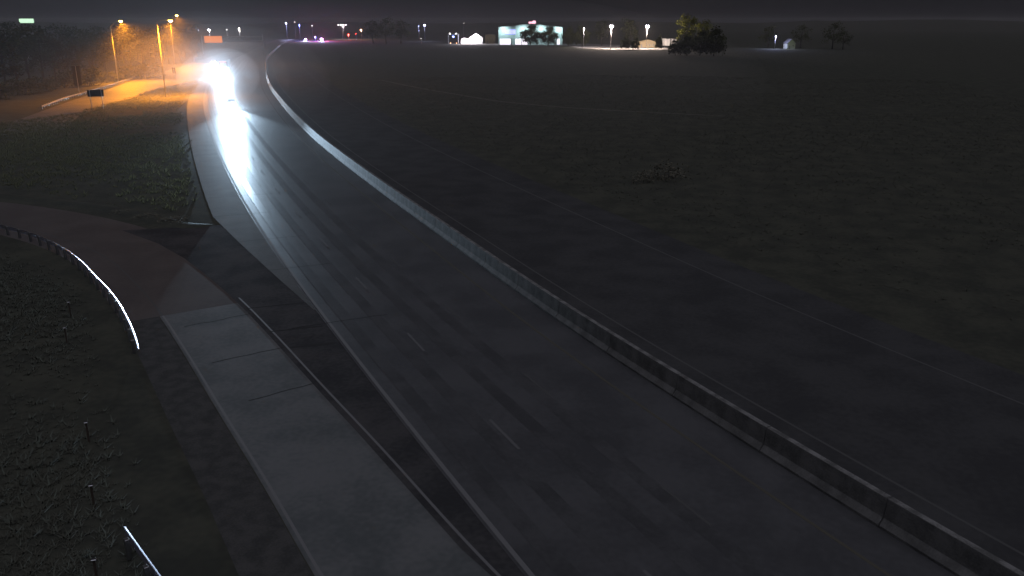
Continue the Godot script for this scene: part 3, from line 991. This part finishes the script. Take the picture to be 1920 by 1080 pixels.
func shed(label: String, called: String, at: Vector3, w: float, d: float, eave: float, ridge: float, wall: Material, roof: Material, windows: int, lit: bool) -> void:
	var t := thing(called, label, called.replace("_", " "), at)
	var st := begin()
	var f := PackedVector2Array([Vector2(-w / 2, 0), Vector2(-w / 2, eave), Vector2(0, ridge), Vector2(w / 2, eave), Vector2(w / 2, 0)])
	var r0 := []
	var r1 := []
	for q in f:
		r0.append(Vector3(q.x, q.y, -d))
		r1.append(Vector3(q.x, q.y, 0))
	loft(st, r0, r1)
	built("wall", st, wall, t)
	for sx in [-1, 1]:
		st = begin()
		var n := Vector3(sx * (ridge - eave), w / 2, 0).normalized() * 0.02
		var e := Vector3(sx * (w / 2 + 0.35), eave - 0.35 * (ridge - eave) / (w / 2), 0) + n
		var c := Vector3(0, ridge, 0) + Vector3(0, 0.02, 0)
		var up := Vector3(0, 0.16, 0)
		loft(st, [e + Vector3(0, 0, -d - 0.3), c + Vector3(0, 0, -d - 0.3), c + up + Vector3(0, 0, -d - 0.3), e + up + Vector3(0, 0, -d - 0.3)], [e + Vector3(0, 0, 0.35), c + Vector3(0, 0, 0.35), c + up + Vector3(0, 0, 0.35), e + up + Vector3(0, 0, 0.35)])
		built("roof", st, roof, t)
	st = begin()
	bx(st, Vector3(-w * 0.25, 1.05, 0.02), Vector3(1.0, 2.1, 0.08), 0.01)
	built("door", st, M.fixture, t)
	for k in windows:
		var x := w * (0.22 + 0.16 * (k - (windows - 1) / 2.0) * 2.0 / maxf(1, windows - 1))
		st = begin()
		bx(st, Vector3(x, eave * 0.55, 0.02), Vector3(1.1, 1.0, 0.1), 0.01)
		var wf := built("window", st, M.white_wall, t)
		st = begin()
		bx(st, Vector3(x, eave * 0.55, 0.06), Vector3(0.9, 0.8, 0.05))
		built("pane", st, M.car_glass, wf)
	if lit:
		st = begin()
		bx(st, Vector3(0, ridge - 0.5, 0.6), Vector3(0.9, 0.35, 0.5), 0.08)
		built("wall_lamp", st, M.flood_lamp, t)
		omni(t, Vector3(0, ridge - 0.9, 1.8), Color(1, 0.96, 1), 260.0, 0.2)

func warehouse(at: Vector3) -> void:
	var t := thing("warehouse", "large pale green metal warehouse with low gable and lit doors", "warehouse", at, 0.0)
	var w := 49.0
	var eave := 12.4
	var ridge := 15.0
	var st := begin()
	var r0 := []
	var r1 := []
	for q in [Vector2(-w / 2, 0), Vector2(-w / 2, eave), Vector2(0, ridge), Vector2(w / 2, eave), Vector2(w / 2, 0)]:
		r0.append(Vector3(q.x, q.y, -36))
		r1.append(Vector3(q.x, q.y, -0.1))
	loft(st, r0, r1)
	built("wall", st, M.metal_wall, t)
	for k in 8:                                       # front cladding, one bay at a time
		var x0 := -w / 2 + w / 8 * k + 0.06
		var x1 := x0 + w / 8 - 0.12
		var y0 := lerpf(ridge, eave, absf(x0) / (w / 2))
		var y1 := lerpf(ridge, eave, absf(x1) / (w / 2))
		st = begin()
		var ring := [Vector3(x0, 0, -0.1), Vector3(x0, y0, -0.1), Vector3(x1, y1, -0.1), Vector3(x1, 0, -0.1)]
		var front := []
		for q in ring: front.append(q + Vector3(0, 0, 0.12))
		loft(st, ring, front)
		built("wall_panel", st, M.metal_wall, t)
	for sx in [-1, 1]:
		st = begin()
		var e := Vector3(sx * (w / 2 + 0.5), eave - 0.03, 0)
		var c := Vector3(0, ridge + 0.03, 0)
		var up := Vector3(0, 0.3, 0)
		loft(st, [e + Vector3(0, 0, -36.4), c + Vector3(0, 0, -36.4), c + up + Vector3(0, 0, -36.4), e + up + Vector3(0, 0, -36.4)], [e + Vector3(0, 0, 0.3), c + Vector3(0, 0, 0.3), c + up + Vector3(0, 0, 0.3), e + up + Vector3(0, 0, 0.3)])
		built("roof", st, M.metal_roof, t)
	for q in [[-19.4, 8.2], [-9.4, 4.6], [-4.4, 4.2], [21.4, 2.0]]:
		st = begin()
		bx(st, Vector3(q[0], 2.1, 0.06), Vector3(q[1], 4.2, 0.1), 0.02)
		built("lit_door", st, M.lit_door, t)
	for x in [-14.4, -6.7]:
		st = begin()
		bx(st, Vector3(x, 2.4, 0.1), Vector3(0.5, 4.8, 0.24), 0.02)
		built("door_post", st, M.fixture, t)
	st = begin()
	bx(st, Vector3(-15.6, 9.2, 0.2), Vector3(8.4, 3.4, 0.3), 0.08)
	built("lit_sign", st, M.blue_sign, t)
	st = begin()
	bx(st, Vector3(1.2, ridge + 1.0, 0.1), Vector3(5.4, 1.3, 0.25), 0.05)
	bx(st, Vector3(2.6, ridge + 1.9, 0.1), Vector3(2.2, 0.9, 0.25), 0.05)
	built("rooftop_sign", st, M.pink_lamp, t)
	for x in [-21.0, -6.0, 8.0, 21.0]:
		st = begin()
		bx(st, Vector3(x, eave - 0.6, 0.5), Vector3(0.7, 0.3, 0.6), 0.06)
		built("wall_lamp", st, M.white_lamp, t)
		spot(t, Vector3(x, eave - 0.2, 7.0), Vector3(0, -0.6, -1), Color(0.86, 1.0, 1.0), 190.0, 62.0, 0.3)

func kiosk() -> void:
	var t := thing("canopy", "small distant canopy with white and amber lamps beside the shed", "canopy", Vector3(-45.5, 0, -678), 0.0)
	var st := begin()
	bx(st, Vector3(0, 7.4, 0), Vector3(8.4, 0.5, 6.0), 0.06)
	built("roof", st, M.metal_roof, t)
	for q in [[-3.8, -2.6], [3.8, -2.6], [-3.8, 2.6], [3.8, 2.6]]:
		st = begin()
		bx(st, Vector3(q[0], 3.58, q[1]), Vector3(0.25, 7.14, 0.25), 0.02)
		built("post", st, M.galvanised, t)
	for q in [[-2.4, 7.9, "white_lamp", 0.8], [2.4, 7.9, "white_lamp", 0.7], [0.2, 5.7, "blue_lamp", 1.1], [-2.0, 0.9, "warm_lamp", 0.6], [2.6, 0.9, "warm_lamp", 0.6]]:
		st = begin()
		bx(st, Vector3(q[0], q[1], 3.0), Vector3(q[3], q[3] * 0.6, 0.4), 0.08)
		built("lamp", st, M[q[2]], t)
	omni(t, Vector3(0.2, 4.6, 3.6), Color(0.8, 0.85, 1.0), 60.0, 0.3)

func plants() -> void:
	var broad := make_tree("broad_tree", 16.0, 5.4, 0.22, 101, M.leaf, M.bark)
	var tall := make_tree("tall_tree", 17.0, 3.8, 0.16, 102, M.leaf, M.bark)
	var loose := make_tree("loose_tree", 15.0, 4.8, 0.25, 103, M.autumn_leaf, M.bark, 800, 0.7)
	var round_ := make_tree("round_tree", 12.0, 6.0, 0.04, 104, M.leaf, M.bark, 2600, 0.95)
	var floodlit := make_tree("floodlit_tree", 16.0, 5.6, 0.2, 107, M.leaf, M.bark, 1800, 0.8, Color(0.15, 0.16, 0.03))  # brighter leaf tint stands in for floodlight falling on the crown
	var shrub := make_tree("shrub", 2.4, 1.8, 0.02, 105, M.leaf, M.bark, 700, 0.28)
	var pale := make_tree("pale_shrub", 1.1, 1.5, 0.0, 106, M.dry_brush, M.bark, 420, 0.2)
	rng.seed = 77
	# the dark wood behind the far guardrail, left to right
	var protos := [broad, tall, loose]
	var names := ["broad_tree", "tall_tree", "loose_tree"]
	var kinds := ["broad dark tree", "tall slim dark tree", "loose brownish tree"]
	for i in 17:
		var px := -12.0 + 23.5 * i
		var z := 222.0 + 5.6 * i + maxf(0.0, i - 7) * 9.0 + rng.randf_range(-9, 9)
		var zc := z * 0.953 + 5.16
		var k := (i * 2 + i / 3) % 3
		var h: float = (0.94 if i < 9 else (0.9 if i < 12 else 0.74)) * rng.randf_range(0.9, 1.02)
		plant_tree(protos[k], names[k], "%s, %s from the left in the front row behind the far guardrail" % [kinds[k], ORD[i]], "tree", "trees of the wood on the left", (px - 960.0) * zc / 1570.0, -z, h, h * 1.12)
	for i in 14:
		var px := -5.0 + 29.0 * i + rng.randf_range(-6, 6)
		var z := 285.0 + 7.0 * i + maxf(0.0, i - 6) * 9.0 + rng.randf_range(-10, 10)
		var zc := z * 0.953 + 5.16
		var k := (i + i / 2) % 3
		var h: float = (0.97 if i < 8 else 0.9) * rng.randf_range(0.92, 1.03)
		plant_tree(protos[k], names[k], "%s, %s from the left in the back row of the wood" % [kinds[k], ORD[i]], "tree", "trees of the wood on the left", (px - 960.0) * zc / 1570.0, -z, h, h * 1.2)
	for i in 13:
		var px := 0.0 + 24.0 * i
		var z := 196.0 + 6.4 * i + rng.randf_range(-4, 4)
		var zc := z * 0.953 + 5.16
		var h := rng.randf_range(1.1, 1.9)
		plant_tree(shrub, "shrub", "dark shrub at the foot of the wood, %s from the left" % ORD[i], "shrub", "shrubs along the far guardrail", (px - 960.0) * zc / 1570.0, -z, h, h * 1.25)
	# rough tufts where the gravel verge meets the gore
	for q in [[-36.5, -76.6, 0.22, "leftmost small tuft of pale brush on the added berm"], [-33.2, -74.6, 0.26, "middle tuft of pale brush on the gravel verge"], [-30.2, -73.0, 0.3, "rightmost tuft of pale brush on the gravel verge"]]:
		plant_tree(pale, "pale_shrub", q[3], "shrub", "pale brush on the verge", q[0], q[1], q[2] * 0.8, q[2] * 3.2)
	for q in [[14.6, -92.0, 1.0, "left of two faint pale shrubs beyond the opposite carriageway"], [17.6, -93.5, 1.5, "right of two faint pale shrubs beyond the opposite carriageway"]]:
		plant_tree(pale, "pale_shrub", q[3], "shrub", "faint shrubs right of the highway", q[0], q[1], q[2], q[2])
	# trees among the yard lights: pixel column, distance, height, width, what it looks like
	var yard := [
		[994, 640, 1.12, 1.3, "left of the two round dark trees before the warehouse"], [1027, 636, 1.05, 1.25, "right of the two round dark trees before the warehouse"], [1066, 632, 0.98, 0.9, "dark tree just right of the warehouse"], [1092, 628, 1.1, 1.0, "wider dark tree right of the warehouse, before the small lamp"],
		[1172, 542, 0.62, 0.55, "dark bushy tree between the two yard floodlights, left half"], [1190, 540, 0.56, 0.5, "dark bushy tree between the two yard floodlights, right half"], [1234, 545, 0.66, 0.42, "dark round tree before the tan yard building"],
	]
	for q in yard:
		var zc: float = q[1] * 0.953 + 5.16
		plant_tree(round_, "round_tree", q[4], "tree", "trees among the yard lights", (q[0] - 960.0) * zc / 1570.0, -q[1], q[2], q[3])
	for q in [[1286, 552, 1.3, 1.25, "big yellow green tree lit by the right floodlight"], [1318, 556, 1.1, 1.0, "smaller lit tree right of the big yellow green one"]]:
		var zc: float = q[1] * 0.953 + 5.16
		plant_tree(floodlit, "floodlit_tree", q[4], "tree", "trees among the yard lights", (q[0] - 960.0) * zc / 1570.0, -q[1], q[2], q[3])
	for q in [[1180, 610, 1.15, 1.3, "dim tree standing behind the two floodlights"], [1128, 640, 1.1, 1.3, "dim tree behind the left floodlight"]]:
		var zc: float = q[1] * 0.953 + 5.16
		plant_tree(broad, "broad_tree", q[4], "tree", "trees among the yard lights", (q[0] - 960.0) * zc / 1570.0, -q[1], q[2], q[3])
	for q in [[1266, 452, 0.62, "lowest black tree at the left end of the dark slope"], [1288, 446, 0.8, "second black tree on the dark slope right of the yard"], [1312, 450, 0.98, "third black tree on the dark slope right of the yard"], [1338, 444, 1.06, "tallest black tree on the dark slope right of the yard"]]:
		var zc: float = q[1] * 0.953 + 5.16
		plant_tree(round_, "round_tree", q[3], "tree", "black trees on the slope", (q[0] - 960.0) * zc / 1570.0, -q[1], q[2], q[2] * 1.05)
	for q in [[700, 700, 1.1, "first dark tree right of the distant red lamps"], [724, 690, 1.2, "second dark tree right of the distant red lamps"], [752, 700, 1.1, "third dark tree right of the distant red lamps"], [1500, 585, 0.9, "dim tree beside the small house"], [1440, 590, 0.85, "dim tree left of the house lamp"], [1560, 560, 1.0, "dark tree right of the house"], [1580, 550, 0.7, "faint low tree left of the lone far right lamp"]]:
		var zc: float = q[1] * 0.953 + 5.16
		plant_tree(broad, "broad_tree", q[3], "tree", "dark trees in the distance", (q[0] - 960.0) * zc / 1570.0, -q[1], q[2], q[2] * 1.3)
	for o in [floodlit, broad, tall, loose, round_, shrub, pale]:
		o.free()
	# rough grass of the slope left of the highway
	var st := begin()
	for k in 6:
		var a := TAU * k / 6.0 + 0.3
		var w := Vector3(cos(a), 0, sin(a)) * 0.022
		var out := Vector3(-sin(a), 0, cos(a)) * (0.1 + 0.05 * (k % 3))
		for q in [-w + out * 0.3, w + out * 0.3, Vector3(0, 0.2 + 0.05 * (k % 2), 0) + out * 1.6]:
			st.set_normal((Vector3.UP + out * 2.0).normalized())
			st.add_vertex(q)
	var blade := st.commit()
	var gn := FastNoiseLite.new()
	gn.seed = 9
	gn.frequency = 0.03
	mat("grass_blade", lin(0.125, 0.125, 0.062), 0.9, 0.0, 0.2)
	mat("dull_blade", lin(0.09, 0.09, 0.07), 0.9, 0.0, 0.2)
	grass("rough_grass", "rough dry grass covering the slope left of the highway", blade, PackedVector2Array([Vector2(-31.5, -76), Vector2(-58, -92), Vector2(-96, -128), Vector2(-84, -165), Vector2(-90, -205), Vector2(-97, -255), Vector2(-95, -262), Vector2(-68, -172), Vector2(-53, -135), Vector2(-40, -102), Vector2(-33.5, -86)]), 12000, gn, M.grass_blade)
	grass("verge_grass", "dark grass in the bottom left corner outside the guardrails", blade, PackedVector2Array([Vector2(-44, -66), Vector2(-29, -52), Vector2(-21.5, -39), Vector2(-13.5, -24), Vector2(-10, -16), Vector2(-24, -16), Vector2(-52, -60)]), 14000, gn, M.dull_blade)
	grass("field_grass", "dark rough grass field right of the highway", blade, PackedVector2Array([Vector2(36, -30), Vector2(18, -66), Vector2(-8, -120), Vector2(-36, -190), Vector2(-60, -262), Vector2(20, -290), Vector2(130, -260), Vector2(100, -120), Vector2(52, -30)]), 26000, gn, M.dull_blade)

func grass(called: String, label: String, blade: Mesh, region: PackedVector2Array, count: int, gn: FastNoiseLite, m: Material) -> void:
	var lo := region[0]
	var hi := region[0]
	for q in region:
		lo = lo.min(q)
		hi = hi.max(q)
	var spots := []
	while spots.size() < count:
		var q := Vector2(rng.randf_range(lo.x, hi.x), rng.randf_range(lo.y, hi.y))
		if Geometry2D.is_point_in_polygon(q + Vector2(rng.randf_range(-1.2, 1.2), rng.randf_range(-1.2, 1.2)), region) and gn.get_noise_2d(q.x, q.y) > rng.randf_range(-0.5, 0.25):
			spots.append(q)
	var mm := MultiMesh.new()
	mm.transform_format = MultiMesh.TRANSFORM_3D
	mm.mesh = blade
	mm.instance_count = count
	for i in count:
		var sc := rng.randf_range(0.5, 1.5) * (0.55 if m == M.dull_blade else 1.0) * (1.35 if rng.randf() < 0.12 else 1.0)
		mm.set_instance_transform(i, Transform3D(Basis(Vector3.UP, rng.randf() * TAU).scaled(Vector3(sc * 1.6, sc, sc * 1.6)), Vector3(spots[i].x, 0, spots[i].y)))
	var g := MultiMeshInstance3D.new()
	g.name = called
	g.multimesh = mm
	g.material_override = m
	g.set_meta("kind", "stuff")
	tag(g, label, "grass")
	add_child(g)
